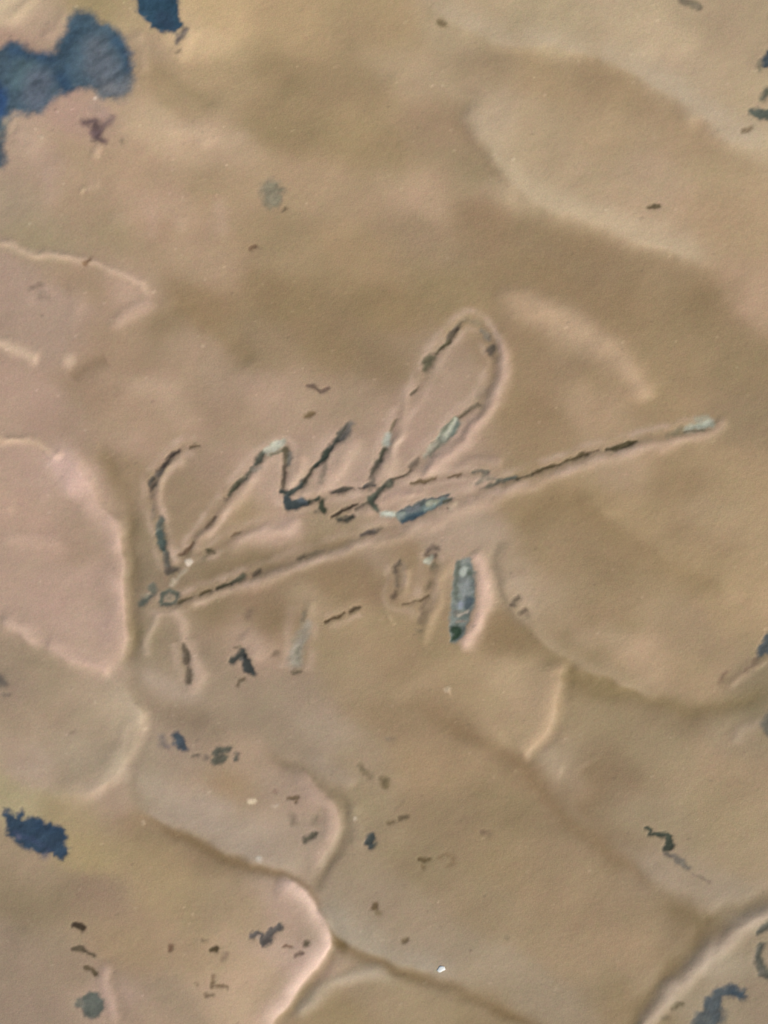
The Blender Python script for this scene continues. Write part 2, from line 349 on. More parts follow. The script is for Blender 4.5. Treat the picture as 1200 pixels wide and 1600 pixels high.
ridge([(300,1020),(312,1050),(300,1080)], 10, 1.6, (180,156,138), 0.4)
ridge([(480,930),(484,960),(478,990)], 8, 1.6, (184,164,136), 0.4)
ridge([(460,890),(420,905),(380,925)], 10, 1.6, (176,152,130), 0.3)
ridge([(700,860),(692,900),(678,950),(664,990),(650,1010)], 10, 2.4, (188,162,128), 0.45)
ridge([(634,880),(636,905),(630,935)], 8, 1.6, (180,156,124), 0.4)
ridge([(734,860),(750,880),(756,912),(756,942),(747,968),(736,994),(716,1012)], 14, 3.4, (222,190,170), 0.95, 0.1)
ridge([(615,960),(600,972)], 12, 1.2, (180,160,128), 0.4, 0.5)
ridge([(692,1080),(702,1078)], 6, 1.2, (206,182,150), 0.5, 0.5)
ridge([(210,1190),(196,1214),(170,1226)], 9, 1.0, (178,160,140), 0.3)
ridge([(470,1228),(500,1250),(512,1290),(500,1320)], 11, 1.4, (192,166,150), 0.4)
ridge([(300,1240),(330,1262),(380,1262)], 12, 1.0, (178,160,146), 0.3)

# ------------------------------------------------------------------ regions, each one a part
PARTS = [('paint_ground', None, None)]           # name, label, parent index (0 = the panel)
LAB = np.zeros((NY - 1, NX - 1), np.int32)       # one region number per quad
QX = (GX[:-1, :-1] + GX[1:, 1:]) / 2; QY = (GY[:-1, :-1] + GY[1:, 1:]) / 2

def new_part(name, label=None, parent=None):
    PARTS.append((name, label, parent)); return len(PARTS) - 1

def inside(poly, X, Y):
    c = np.zeros(X.shape, bool)
    n = len(poly)
    for i in range(n):
        x0, y0 = poly[i][:2]; x1, y1 = poly[(i + 1) % n][:2]
        if y0 == y1: continue
        m = ((y0 > Y) != (y1 > Y)) & (X < (x1 - x0) * (Y - y0) / (y1 - y0) + x0)
        c ^= m
    return c

def lobe(poly, label=None):
    k = new_part('paint_lobe', label)
    sl = window(poly, 12)
    X = (GX + WX)[sl][:-1, :-1]; Y = (GY + WY)[sl][:-1, :-1]
    m = inside(poly, X, Y)
    sub = LAB[sl[0].start:sl[0].stop - 1, sl[1].start:sl[1].stop - 1]
    sub[m] = k
    return k

lobe([(-120,392),(0,376),(66,398),(130,408),(205,430),(248,466),(205,498),(125,552),(62,556),(0,538),(-120,530)], 'pinkish lobe of paint with a pale rope along its upper edge')
lobe([(-120,545),(0,548),(62,566),(122,574),(118,630),(120,690),(96,706),(0,684),(-120,680)])
lobe([(-120,694),(0,690),(66,698),(96,712),(122,742),(152,782),(176,812),(184,850),(190,900),(194,960),(193,1010),(180,1048),(110,1022),(60,1000),(0,970),(-120,940)], 'large pink lobe of paint with a steep right edge')
lobe([(-120,960),(0,982),(60,1008),(110,1030),(172,1058),(206,1094),(214,1130),(198,1178),(165,1218),(90,1222),(0,1190),(-120,1170)])
lobe([(205,1150),(300,1145),(400,1172),(450,1202),(492,1228),(522,1262),(525,1292),(506,1330),(478,1362),(380,1336),(300,1300),(215,1258),(196,1215)], 'greyish lobe of paint between two dark grooves')
lobe([(-120,1230),(100,1225),(215,1282),(300,1330),(380,1362),(440,1382),(478,1404),(500,1440),(511,1470),(496,1496),(472,1530),(442,1572),(405,1630),(380,1720),(-120,1720)], 'broad ochre lobe of paint with a bright pink right end')
lobe([(560,1070),(640,1110),(740,1162),(795,1195),(835,1245),(870,1290),(930,1326),(985,1376),(1035,1420),(1062,1450),(1040,1500),(1000,1555),(960,1620),(880,1600),(770,1562),(700,1532),(640,1508),(570,1486),(535,1462),(508,1420),(500,1385),(530,1335),(548,1290),(545,1240),(520,1205),(470,1150),(500,1090)], 'very large flat ochre lobe of paint')
lobe([(540,1494),(575,1512),(640,1532),(700,1556),(770,1588),(860,1622),(900,1720),(420,1720),(440,1610),(480,1545)])
lobe([(780,1000),(840,1000),(872,1025),(876,1062),(862,1112),(834,1160),(805,1180),(740,1140),(660,1098),(610,1062),(650,1025),(720,1030)], 'rounded lobe of paint under the numerals with a pale right edge')
lobe([(800,850),(850,812),(905,805),(965,855),(1060,905),(1150,950),(1320,980),(1320,1040),(1200,1050),(1150,1076),(1075,1094),(965,1062),(890,1030),(840,988),(795,930),(784,880)])
lobe([(892,1066),(930,1086),(1000,1100),(1080,1128),(1150,1112),(1320,1070),(1320,1370),(1200,1385),(1140,1408),(1095,1425),(1045,1390),(990,1346),(930,1296),(872,1252),(842,1214),(828,1184),(862,1150),(884,1100)])
lobe([(1320,1380),(1200,1425),(1150,1448),(1105,1488),(1050,1540),(1005,1590),(985,1720),(1320,1720)], 'lobe of paint edged by a long pale rope, lower right corner')
lobe([(640,-120),(648,-5),(700,26),(790,62),(900,74),(1000,112),(1080,172),(1150,216),(1320,250),(1320,-120)], 'pale buff lobe of paint, upper right corner')
lobe([(730,150),(800,105),(900,108),(985,142),(1060,200),(1135,248),(1320,280),(1320,400),(1200,410),(1130,408),(1050,388),(950,350),(860,318),(790,268),(745,210)])
lobe([(770,455),(850,472),(930,515),(985,565),(1025,632),(1005,640),(960,585),(905,540),(840,512),(778,498)], 'curved rope of pale paint right of the tall loop')

# ------------------------------------------------------------------ places where the top coat is gone
FINE = vnoise(GX, GY, 9, 41, A30, 2.2); FINE2 = vnoise(GX, GY, 4.2, 42, A30, 1.5)
TEAR = vnoise(GX, GY, 6, 43, A30, 1.9) * 1.6 + vnoise(GX, GY, 3.2, 44, A30, 1.4) * 0.6

def lay(sl, sdf, col, soft, depth, alpha, part):
    depth *= 0.42; soft = soft * 1.45 + 0.6; sdf = sdf - 0.2 + (TEAR[sl] * min(1.0, 0.35 + soft / 6))
    a = sstep((soft - sdf) / (2 * soft))
    n = 1 + 0.20 * FINE[sl] + 0.14 * FINE2[sl]
    cl = lin(col); g = cl.mean(); cl = cl * 0.86 + 0.14 * g * np.array([1.12, 1.0, 0.86])
    aa = a * alpha * np.clip(1 + 0.25 * FINE[sl] * (alpha < 0.9), 0, 1)
    COL[sl] = COL[sl] * (1 - aa[..., None]) + (cl * n[..., None]) * aa[..., None]
    if depth:
        HGT[sl] -= depth * sstep((soft * 1.6 - sdf) / (soft * 3.2))
    if part is not None:
        m = a[:-1, :-1] > 0.5
        sub = LAB[sl[0].start:sl[0].stop - 1, sl[1].start:sl[1].stop - 1]
        sub[m] = part

def st(pts, col, soft=1.6, depth=2.2, alpha=1.0, part=None, rag=1.0):
    """a stroke-shaped loss: points (x, y, half width)"""
    if len(pts) == 1: pts = [pts[0], (pts[0][0] + .5, pts[0][1] + .2, pts[0][2])]
    rm = max(p[2] for p in pts)
    sl = window(pts, rm + soft * 2 + 6)
    X = GX[sl] + rag * RAGX[sl]; Y = GY[sl] + rag * RAGY[sl]
    sdf = np.full(X.shape, 1e9)
    for k in range(len(pts) - 1):
        ax, ay, ar = pts[k]; bx, by, br = pts[k + 1]
        dx, dy = bx - ax, by - ay
        t = np.clip(((X - ax) * dx + (Y - ay) * dy) / (dx * dx + dy * dy + 1e-9), 0, 1)
        sdf = np.minimum(sdf, np.hypot(X - ax - t * dx, Y - ay - t * dy) - (ar + (br - ar) * t))
    lay(sl, sdf, col, soft, depth, alpha, part)

def pg(poly, col, soft=2.0, depth=2.5, alpha=1.0, part=None, rag=1.4):
    """a polygon-shaped loss"""
    sl = window(poly, 14)
    X = GX[sl] + rag * RAGX[sl]; Y = GY[sl] + rag * RAGY[sl]
    ins = inside(poly, X, Y)
    d = np.full(X.shape, 1e9)
    n = len(poly)
    for k in range(n):
        ax, ay = poly[k]; bx, by = poly[(k + 1) % n]
        dx, dy = bx - ax, by - ay
        t = np.clip(((X - ax) * dx + (Y - ay) * dy) / (dx * dx + dy * dy + 1e-9), 0, 1)
        d = np.minimum(d, np.hypot(X - ax - t * dx, Y - ay - t * dy))
    lay(sl, np.where(ins, -d, d), col, soft, depth, alpha, part)

def chip(label=None): return new_part('paint_chip', label)

# blue underpaint, upper left
b = chip('large blue patch of bared underpaint with two rounded heads')
BA = [(-70,80),(0,76),(15,66),(35,67),(50,80),(72,85),(88,79),(93,60),(105,45),(108,28),(122,15),(140,20),(155,33),(182,42),(196,58),(204,80),(205,105),(208,125),(200,142),(182,155),(162,152),(142,138),(125,136),(105,146),(86,150),(76,164),(60,176),(40,178),(22,176),(8,186),(8,200),(5,228),(8,248),(0,262),(-70,260)]
pg(BA, (70,94,110), 6, 2.0, 1, b, 2.0)
st([(130,38,10),(110,60,9),(98,85,12),(105,130,10)], (50,80,102), 8, 0, .7)
st([(180,60,8),(198,85,7),(200,110,6)], (44,78,106), 6, 0, .7)
st([(150,75,16),(160,105,26),(170,125,16)], (104,112,124), 10, 0, .7)
st([(128,40,8),(140,30,6)], (72,100,116), 5, 0, .5)
st([(40,105,14),(30,125,14)], (84,112,120), 9, 0, .7)
st([(60,130,22),(55,155,18)], (96,106,122), 9, 0, .75)
st([(-20,130,14),(2,150,9),(0,175,8)], (30,72,122), 6, 0, .8)
st([(18,78,9),(50,86,6),(80,92,10)], (46,80,112), 6, 0, .7)
st([(92,120,9),(104,138,8)], (34,66,96), 6, 0, .7)
st([(165,140,12),(190,145,12),(200,125,8)], (124,124,126), 9, 0, .6)
st([(10,190,6),(3,210,5)], (120,128,120), 6, 0, .5)
st([(2,235,6),(4,250,4)], (96,100,106), 5, 0, .7)
b = chip('small deep blue patch cut by the top edge')
pg([(212,-70),(212,18),(224,28),(240,45),(256,52),(276,52),(284,40),(279,15),(272,-70)], (42,76,98), 3, 2.0, 1, b, 2.0)
st([(255,30,12),(265,40,8)], (52,74,100), 6, 0, .6)
st([(288,48,5),(280,58,5),(276,66,3)], (124,114,108), 2.5, 1.2, .9, b)
st([(282,78,3),(276,82,2)], (150,130,105), 2, .8, .8, b)
b = chip('purplish brown smudge below the blue patch')
st([(132,193,5),(148,190,7),(152,204,9),(150,216,5),(163,221,3)], (108,88,88), 4, .8, .95, b)
st([(176,185,4),(162,196,5)], (116,96,94), 4, .4, .85, b); st([(146,206,6),(154,212,6)], (104,84,86), 4, 0, .8)
st([(150,165,10),(165,180,8)], (160,138,134), 8, 0, .4)
st([(190,220,4)], (148,128,106), 2.5, .6, .8, b)
def one(pts, col, soft=1.8, depth=1.8, alpha=1.0, label=None, rag=1.0, more=()):
    b = chip(label)
    st(pts, col, soft, depth, alpha, b, rag)
    for m in more: st(m[0], m[1], m[2] if len(m) > 2 else soft, m[3] if len(m) > 3 else depth * .5, m[4] if len(m) > 4 else alpha, b, rag)
one([(422,295,16),(425,309,15)], (132,127,106), 5, 1.0, .9, 'round grey green stain with soft edges', 1.8, [([(440,298,5)], (134,128,106), 3)])
one([(446,326,4),(441,330,2)], (124,106,80)); one([(392,388,3.5),(399,384,3)], (128,102,76))
one([(686,35,4),(694,38,5)], (130,112,78), 3, 1.2, .9); one([(1013,324,2.5),(1022,323,4.5),(1030,322,2)], (106,92,64))
one([(1064,0,6),(1080,5,5),(1090,10,6)], (122,112,92), 2.5, 1.6, .9)
one([(1204,84,8),(1197,97,8)], (66,80,88), 3, 2, 1, 'dark slate chip at the right edge near the top', 1.6, [([(1188,97,4),(1185,110,3)], (132,122,100), 3)])
one([(1200,142,7),(1192,154,4)], (104,104,88), 3); one([(1176,175,6),(1186,178,8),(1204,180,9)], (88,96,86), 2.6)
one([(1160,204,2.5),(1168,203,4),(1174,200,2.5)], (142,122,94), 2); one([(1203,22,4)], (150,134,108), 3, 1, .7)
one([(50,450,3),(64,446,4)], (142,122,106), 3, 1, .8); one([(64,462,7),(74,466,5)], (148,128,112), 5, 1, .7)
one([(131,411,3),(141,406,3)], (134,106,80), 1.6, 1.2)
one([(804,938,4),(810,935,4)], (122,106,86), 2.2, more=[([(801,945,4)], (128,112,92))])
one([(813,957,4),(820,951,4)], (112,96,76), 2.2, more=[([(824,962,5)], (146,128,104), 4)])
b = chip('dark slate chip at the right edge beside the pale fold'); pg([(1240,980),(1200,988),(1191,1003),(1182,1018),(1184,1028),(1196,1024),(1240,1010)], (78,86,88), 2.2, 2.5, 1, b)
st([(1180,1031,4),(1174,1041,3),(1166,1048,2)], (128,106,84), 2.2, 1, .8, b)
one([(1134,1050,3),(1129,1058,4),(1123,1068,2)], (128,100,78), 3, 1.2, .8)
one([(1204,1115,6),(1197,1131,8),(1204,1145,6)], (92,90,80), 4, 2, .9)
one([(-2,1062,8),(6,1068,5)], (104,96,88), 3.5, 1.4, .9); one([(6,1087,3),(12,1085,2)], (126,112,98), 2)
one([(108,1146,2),(116,1144,2)], (140,124,104), 2, .6, .7)
b = chip('navy blue ragged chip on yellowish paint')
pg([(4,1263),(14,1264),(24,1276),(31,1265),(37,1270),(36,1280),(48,1276),(70,1280),(82,1291),(95,1289),(104,1298),(103,1316),(107,1332),(98,1343),(85,1340),(84,1333),(68,1336),(48,1330),(30,1320),(12,1308),(8,1290)], (44,68,90), 3.0, 2.5, 1, b, 2.0)
st([(20,1300,3),(50,1312,3),(80,1328,2)], (62,76,110), 3, 0, .5); st([(60,1290,6),(92,1300,6)], (36,62,88), 5, 0, .6)
st([(28,1308,3)], (96,96,120), 2.5, 0, .6); st([(70,1337,5)], (140,130,134), 4, 0, .5)
one([(276,1150,7),(280,1160,9),(286,1166,7)], (68,80,90), 2.6, 2, 1, 'dark blue grey chip below the signature', 1.4, [([(252,1150,4),(254,1162,6),(262,1168,5)], (124,114,108), 4, .6, .85)])
one([(303,1180,3),(309,1179,3)], (122,108,92), 2)
one([(338,1178,6),(348,1172,5),(358,1168,3)], (90,90,78), 2.4, 1.8, 1, None, 1.6, [([(336,1188,6),(350,1186,5)], (96,94,80)), ([(324,1184,4)], (136,122,106), 3)])
one([(370,1181,4),(368,1185,4)], (96,92,80), 2.2)
one([(450,1246,2),(458,1246,4),(465,1247,3),(462,1253,2)], (118,98,74), 1.6); one([(430,1238,3)], (146,116,100), 2, .6, .7)
one([(456,1276,6),(458,1284,5)], (138,122,102), 3.5, 1, .8); one([(494,1276,4),(490,1286,4)], (140,124,102), 3, 1, .8)
one([(476,1312,3),(486,1306,5),(493,1300,3)], (98,92,76), 1.8, 2)
one([(561,1197,4),(568,1204,5),(577,1212,4)], (130,114,86), 2.5, 1.4, .95); one([(600,1218,6),(602,1227,7)], (120,104,72), 2.8, 1.6, .95)
one([(606,1155,4),(614,1155,3)], (140,126,102), 3, .8, .7)
one([(579,1310,7),(579,1319,8)], (66,74,72), 2.2, 2.4, 1, 'round blackish chip', 1.2)
one([(608,1286,4),(614,1283,3)], (122,104,74), 2, 1.4, .9); one([(626,1279,4),(634,1276,4)], (110,94,68), 2, 1.4, .9)
one([(656,1343,3),(664,1344,4),(670,1341,2)], (102,84,52), 1.8, 1.6, 1, None, 1, [([(661,1354,4)], (122,102,70))])
one([(686,1339,3),(696,1333,3),(706,1338,4),(709,1346,4),(700,1353,3)], (132,110,78), 3, 1, .8, 'faint brown ring')
one([(753,1300,4),(762,1301,5)], (132,110,84), 3, 1.2, .9); one([(720,1280,6)], (142,122,94), 5, .5, .5)
one([(586,1413,4),(584,1419,4)], (106,86,56), 2, 1.5, 1, None, 1, [([(590,1427,4)], (132,114,84), 3)])
one([(630,1471,4),(636,1468,3)], (118,100,72), 2); one([(618,1265,1.5),(630,1250,1)], (136,118,92), 1.6, .5, .6)
one([(115,1446,4),(122,1446,6),(128,1450,5)], (62,50,34), 1.8, 2.2, 1, 'small black brown chip, lower left')
one([(114,1483,4),(124,1482,5),(132,1487,3),(146,1493,3)], (94,82,62), 1.8, 1.8)
one([(132,1512,3),(142,1514,3),(150,1522,4)], (98,84,60), 1.8, 1.8)
b = chip('round grey green patch, lower left'); pg([(118,1562),(132,1556),(138,1548),(152,1550),(160,1562),(162,1576),(156,1586),(142,1592),(132,1588),(124,1576),(116,1572)], (96,102,94), 3, 2, 1, b)
st([(124,1568,6)], (126,120,106), 4, 0, .6); st([(150,1562,6)], (104,110,104), 4, 0, .5)
one([(265,1479,3.5),(266,1484,3)], (122,94,70), 2.4); one([(318,1469,3),(324,1467,2)], (128,112,86), 2, 1, .8)
one([(330,1484,3),(337,1482,5)], (82,68,40), 1.8, 2.2, 1, 'small dark brown chip'); one([(353,1492,4),(346,1500,3)], (138,116,94), 2.6, .9, .8)
one([(333,1524,2),(333,1535,3),(332,1540,3),(348,1541,2.5),(354,1543,1.5)], (122,100,74), 2, 1.2, .95); one([(308,1539,3)], (134,112,86), 2.2, 1, .8)
one([(322,1556,3),(332,1554,4)], (128,108,82), 2.4, 1, .9)
one([(393,1461,5),(402,1459,4),(412,1470,8),(420,1466,8),(426,1456,7),(438,1446,4)], (94,88,84), 2.2, 2.2, 1, 'dark grey ragged chip near the pink end of the lobe', 1.8, [([(402,1467,3)], (178,156,138), 2, 0)])
one([(442,1479,1.5),(456,1479,2)], (140,112,90), 1.6, .8); one([(478,1474,5)], (112,98,76), 2.2, 1.6); one([(462,1494,2.5),(471,1489,3)], (138,114,98), 2, 1)
one([(1008,1293,2),(1016,1298,3),(1012,1303,1.5),(1030,1304,3.5),(1044,1307,5),(1046,1320,7),(1040,1326,5)], (60,68,54), 1.8, 2.4, 1, 'hooked dark green chip', 1.4, [([(1042,1336,3),(1052,1338,5),(1064,1348,6),(1074,1356,4)], (116,108,96), 2.6, 1.2), ([(1082,1366,2),(1096,1372,2),(1108,1377,1.5)], (146,128,108), 2.2, .6)])
one([(1158,1552,8),(1140,1548,9),(1122,1554,10),(1116,1566,13),(1112,1585,16),(1095,1600,12)], (66,80,88), 4, 2.2, .95, 'blue grey patch, lower right corner', 2.2, [([(1144,1548,7),(1156,1552,6)], (52,70,84), 4, 0), ([(1098,1592,12)], (100,104,100), 6, 0, .6), ([(1130,1588,8)], (84,90,90), 5, 0, .6)])
one([(1049,1576,3),(1058,1571,4),(1066,1567,2)], (108,96,66), 2.4, 1.5, .95); one([(1036,1591,4),(1044,1589,3)], (118,106,78), 2.6, 1.2, .8)
one([(1190,1476,6),(1185,1492,7),(1187,1508,7),(1198,1522,8)], (88,88,76), 3, 2.2, 1, 'curved dark green chip, lower right edge', 1.4, [([(1192,1518,5)], (104,100,88), 4)])
one([(1184,1456,3),(1194,1450,5),(1206,1443,7)], (88,88,76), 2.4, 2.0, 1)

# pale flecks stuck in the paint
for pts, c in (([(294,879,4),(298,877,3)], (236,222,204)), ([(390,1252,3),(396,1251,3)], (224,204,170)), ([(405,1342,4)], (208,198,184)), ([(428,1259,3),(434,1257,2)], (200,180,158)),
               ([(696,1079,2),(702,1077,2)], (206,184,152)), ([(223,1284,2)], (190,168,136)), ([(149,153,2)], (210,188,170)), ([(64,213,4)], (204,180,154)), ([(555,1280,2)], (190,174,150)),
               ([(706,792,4),(712,787,3)], (226,198,166))):
    b = new_part('pale_fleck'); st(pts, c, 1.8, -0.8, .95, b, .8)

# fine specks of pale and dark pigment all over the top coat
for k in range(900):
    x, y = rng.uniform(-60, 1260), rng.uniform(-60, 1660)
    i, j = np.searchsorted(XS, x), np.searchsorted(YS, y)
    if PARTS[LAB[j, i]][0] == 'paint_chip': continue
    rr = rng.uniform(0.5, 1.5); ln = rng.uniform(0, 4)
    dark = rng.random() < 0.3
    cc = np.clip(COL[j, i] * (0.72 if dark else 1.30), 0, 1)
    cc = np.where(cc <= 0.0031308, cc * 12.92, 1.055 * cc ** (1 / 2.4) - 0.055) * 255
    st([(x, y, rr), (x + ln, y - ln * .55, rr * .7)], cc, 0.9, 0.25 if dark else -0.15, rng.uniform(.35, .8), None, .5)

# ------------------------------------------------------------------ the scratched signature
SIG = new_part('signature', 'scratched signature with a tall loop, over a long underline')
def ls(*segs, label=None):
    """one scratched pen stroke, given as pieces that differ in colour"""
    b = new_part('letter_stroke', label, SIG)
    for s in segs:
        pts, c = s[0], s[1]
        soft = s[2] if len(s) > 2 else 1.6
        depth = s[3] if len(s) > 3 else 2.2
        al = s[4] if len(s) > 4 else 1.0
        st(pts, c, soft, depth, al, b, 0.8)
def furrow(pts, w=6, A=1.8):
    halo = 1.0 if CUR == SIG else 0.7
    """the shallow furrow the tool ploughed"""
    p = spline(pts); sl = window(p, 3 * w + 6)
    d, s, t = line_field(p, sl, RAGX, RAGY)
    e = sstep(np.minimum(t, 1 - t) / 0.06)
    A = A * 0.18; w = w * 1.2
    HGT[sl] -= A * np.exp(-(d / w) ** 2) * e
    HGT[sl] += A * .45 * np.exp(-((d - 1.9 * w) / (w * .8)) ** 2) * e
    tint_to(sl, (146,126,102), .14 * np.exp(-(d / w) ** 2) * e)
    tint_to(sl, (206,180,160), halo * .30 * (1 + vnoise(GX[sl], GY[sl], 20, 79)) * np.exp(-((d - 2.1 * w) / (w * .95)) ** 2) * e)
    m = ((d < w * 1.6) & (t > 0) & (t < 1))[:-1, :-1]
    sub = LAB[sl[0].start:sl[0].stop - 1, sl[1].start:sl[1].stop - 1]
    sub[m & ~np.isin(sub, CHIPS)] = CUR
CHIPS = np.array([i for i, p in enumerate(PARTS) if p[0] in ('paint_chip', 'pale_fleck')])
CUR = SIG
furrow([(312,696),(285,699),(258,725),(238,752),(236,775),(241,800),(250,830),(256,865),(266,892)], 5)
furrow([(266,892),(296,856),(330,812),(366,763),(400,722),(428,700),(448,700),(446,735),(441,768),(452,788)], 5)
furrow([(452,785),(468,760),(495,725),(522,692),(548,664)], 5)
furrow([(452,790),(485,783),(515,772),(548,764),(582,758)], 4)
furrow([(520,806),(560,785),(600,757),(640,735),(680,695),(718,652),(748,628),(768,590),(770,550),(755,515),(735,500),(712,514),(682,549),(655,605),(628,645),(604,695),(584,735),(574,772),(590,798)], 5.5)
furrow([(596,804),(640,804),(700,782),(745,765),(780,750)], 5)
furrow([(640,756),(680,748),(720,740),(760,742)], 3.5, 1.2)
furrow([(225,940),(260,945),(311,929),(380,903),(470,870),(580,832),(620,818),(700,790),(800,748),(870,727),(935,703),(990,690),(1060,674),(1112,662)], 5, 2.0)
furrow([(283,866),(330,860),(368,835),(420,815)], 4, 1.2)
ls(([(298,699,2.5),(304,697,3),(310,697,2)], (108,92,64)))
ls(([(278,703,3),(268,713,3.5),(258,725,3.5),(248,736,3.5)], (84,72,62)), ([(254,735,3),(246,742,4)], (118,106,94), 2.2, 1), ([(240,748,5),(234,755,4.5)], (82,76,66)), ([(240,758,4),(235,768,3)], (108,94,80), 2), ([(236,775,3)], (140,120,100), 2, 1, .8))
ls(([(241,792,4),(237,808,3)], (140,124,106), 2.6, 1, .8), ([(251,813,5),(248,828,6)], (98,102,92), 2.2), ([(250,835,6),(253,848,6.5),(257,862,4)], (78,92,86), 2.2), ([(258,866,4),(262,884,5)], (104,100,90), 2), ([(263,892,6),(276,890,5)], (102,92,80), 2.4))
ls(([(302,848,2),(297,856,2.5),(288,864,2),(282,867,1.5)], (112,88,66), 1.5))
ls(([(335,808,2),(329,816,3),(322,823,2)], (118,98,76), 1.6))
ls(([(380,748,3),(370,758,4.5),(361,768,3.5),(356,773,2)], (84,82,62)), ([(350,779,2.5)], (132,112,92)))
ls(([(394,733,3.5),(386,742,3.5),(380,752,2)], (112,106,88), 2), ([(412,708,4),(404,718,6.5),(400,724,4)], (84,86,74), 2.2), ([(398,735,4),(405,731,3)], (158,148,134), 3, .6, .8))
ls(([(418,704,5),(430,697,7),(442,691,5)], (180,180,162), 2.6, .8), ([(434,690,3),(428,698,2)], (190,192,176), 2.4, 0, .8), ([(424,710,1.5),(436,707,1.5),(446,702,2)], (132,128,104), 1.4, .4))
ls(([(447,704,5),(449,714,5),(447,722,4)], (98,88,66), 2), ([(445,728,3.5),(444,745,3),(441,762,3)], (100,86,70), 1.8), ([(453,708,3),(452,724,2)], (130,128,120), 2.4, .4, .7))
ls(([(440,768,3),(452,772,4),(464,764,5),(474,752,4.5)], (66,74,68), 1.8), ([(474,752,3),(486,736,1.8),(493,727,2)], (80,74,58), 1.4), ([(494,728,2.5),(502,719,5),(510,707,6),(516,698,5)], (58,66,56), 1.8), ([(516,698,4),(526,688,5),(533,680,5)], (74,76,68), 2), ([(536,684,5),(544,670,6),(547,663,4)], (118,112,104), 2.4), ([(530,678,3),(541,664,3)], (90,88,78), 2))
ls(([(508,727,3),(505,742,5),(502,752,3)], (138,124,106), 2.6, 1, .85))
ls(([(447,778,5),(452,789,8),(462,788,8),(474,786,5),(482,783,3)], (60,72,74), 1.8, 3), ([(470,782,5),(478,785,3)], (72,84,92), 2.2), ([(484,783,3),(498,779,3)], (60,66,52), 1.6), ([(503,783,4),(502,792,6),(506,798,4)], (62,68,50), 1.8), ([(493,799,3)], (110,104,84), 2.4))
ls(([(518,770,2.5),(530,767,4),(540,765,3.5),(550,763,1.5)], (78,72,62), 1.6), ([(562,762,1.5),(570,760,2)], (104,92,78), 1.6))
ls(([(569,760,2.5),(577,757,3.5),(586,758,2.5)], (78,74,70), 1.6))
ls(([(519,808,2),(530,802,2.5),(536,797,2.5),(546,794,2),(560,788,1.5)], (72,60,44), 1.4, 2.6))
ls(([(528,813,3),(540,811,4),(550,807,3)], (72,70,60), 1.8, 2.4))
ls(([(619,656,2),(613,668,2.5),(610,673,1.5)], (124,108,86), 1.6))
ls(([(606,680,4),(603,692,6.5)], (172,176,162), 3, .6), ([(604,691,3)], (196,200,186), 2.4, 0))
ls(([(602,703,3),(594,716,4.5),(588,726,4)], (96,92,76), 2), ([(588,726,4),(582,738,4),(578,745,2.5)], (96,88,74), 2), ([(600,702,3),(592,718,2)], (78,76,60), 1.6), ([(582,750,4),(577,764,3)], (124,112,98), 2.6, 1, .8))
ls(([(654,605,1.6),(642,616,1.6)], (118,104,82), 1.3))
ls(([(720,503,2.5),(712,514,4)], (124,108,84), 2), ([(714,515,4),(706,522,4.5),(700,533,3.5)], (92,80,64), 1.8), ([(700,534,3.5),(692,540,3),(680,552,2.5)], (92,84,58), 1.5), ([(674,560,6),(668,567,8),(664,576,4)], (104,98,74), 3))
ls(([(726,500,3),(738,502,3),(750,505,3)], (146,130,104), 3, .8, .8))
ls(([(754,516,3.5),(762,528,5)], (138,126,108), 2.6), ([(764,548,4),(770,544,5),(766,553,4)], (108,96,82), 3))
ls(([(748,632,3),(736,637,3.5),(728,643,3)], (122,108,86), 2.4), ([(727,645,2.5),(718,653,2.5),(708,655,1.5)], (112,98,76), 1.8), ([(748,618,5),(756,610,4)], (156,138,118), 4, .6, .6))
ls(([(714,660,6),(702,672,9),(690,686,8)], (146,150,132), 2, 2), ([(708,655,3),(698,668,3),(688,684,2)], (112,116,98), 2, 0), ([(712,658,3),(700,675,3),(692,684,3)], (184,186,166), 2, 0), ([(716,662,2.5),(706,680,2)], (118,128,118), 2, 0), ([(674,692,2),(680,690,1.5)], (120,108,88), 1.5))
ls(([(684,694,5),(674,702,6),(664,713,4)], (166,160,140), 2.4, 1.4), ([(690,694,2.5),(672,712,2)], (134,132,114), 2, 0))
ls(([(652,717,2),(648,724,5),(641,730,4)], (122,106,90), 2))
ls(([(642,734,1.8),(634,741,2),(622,746,2),(612,750,2)], (94,82,64), 1.4), ([(611,754,4),(604,758,4.5),(594,765,4),(586,773,4)], (84,86,72), 1.8), ([(609,758,3)], (134,130,110), 2, 0, .7))
ls(([(584,775,4),(578,782,5),(583,790,5),(590,797,3)], (84,90,76), 2.2, 2.6), ([(574,784,2),(564,791,1.5),(556,796,1.5)], (102,94,76), 1.5))
ls(([(598,803,4),(606,803,5),(616,805,4)], (182,190,176), 2, .6), ([(600,802,2.5),(610,804,2.5)], (204,212,198), 1.6, 0))
b0 = len(PARTS)
ls(([(622,802,3),(634,799,3)], (120,120,106), 2, 1))
pg([(618,808),(624,799),(640,791),(658,784),(676,778),(696,775),(708,778),(698,786),(682,793),(660,803),(644,811),(628,819)], (98,114,114), 1.8, 2.8, 1, b0, .8)
st([(626,800,3),(644,793,3.5),(662,786,3),(680,778,1.5),(700,773,1.5)], (76,84,84), 1.6, 0)
st([(630,814,3),(648,806,4),(664,799,3)], (70,94,106), 1.8, 0)
st([(668,789,4),(680,785,5)], (152,156,136), 1.8, 0); st([(664,797,3),(678,792,3)], (134,154,148), 1.8, 0); st([(640,798,4),(652,794,4)], (110,116,122), 2, 0, .8)
st([(692,785,3),(704,780,3)], (90,88,70), 1.6, 0.5, 1, b0); st([(622,808,3),(632,804,2)], (140,152,144), 1.8, 0)
ls(([(700,793,1.3)], (80,70,50), 1))
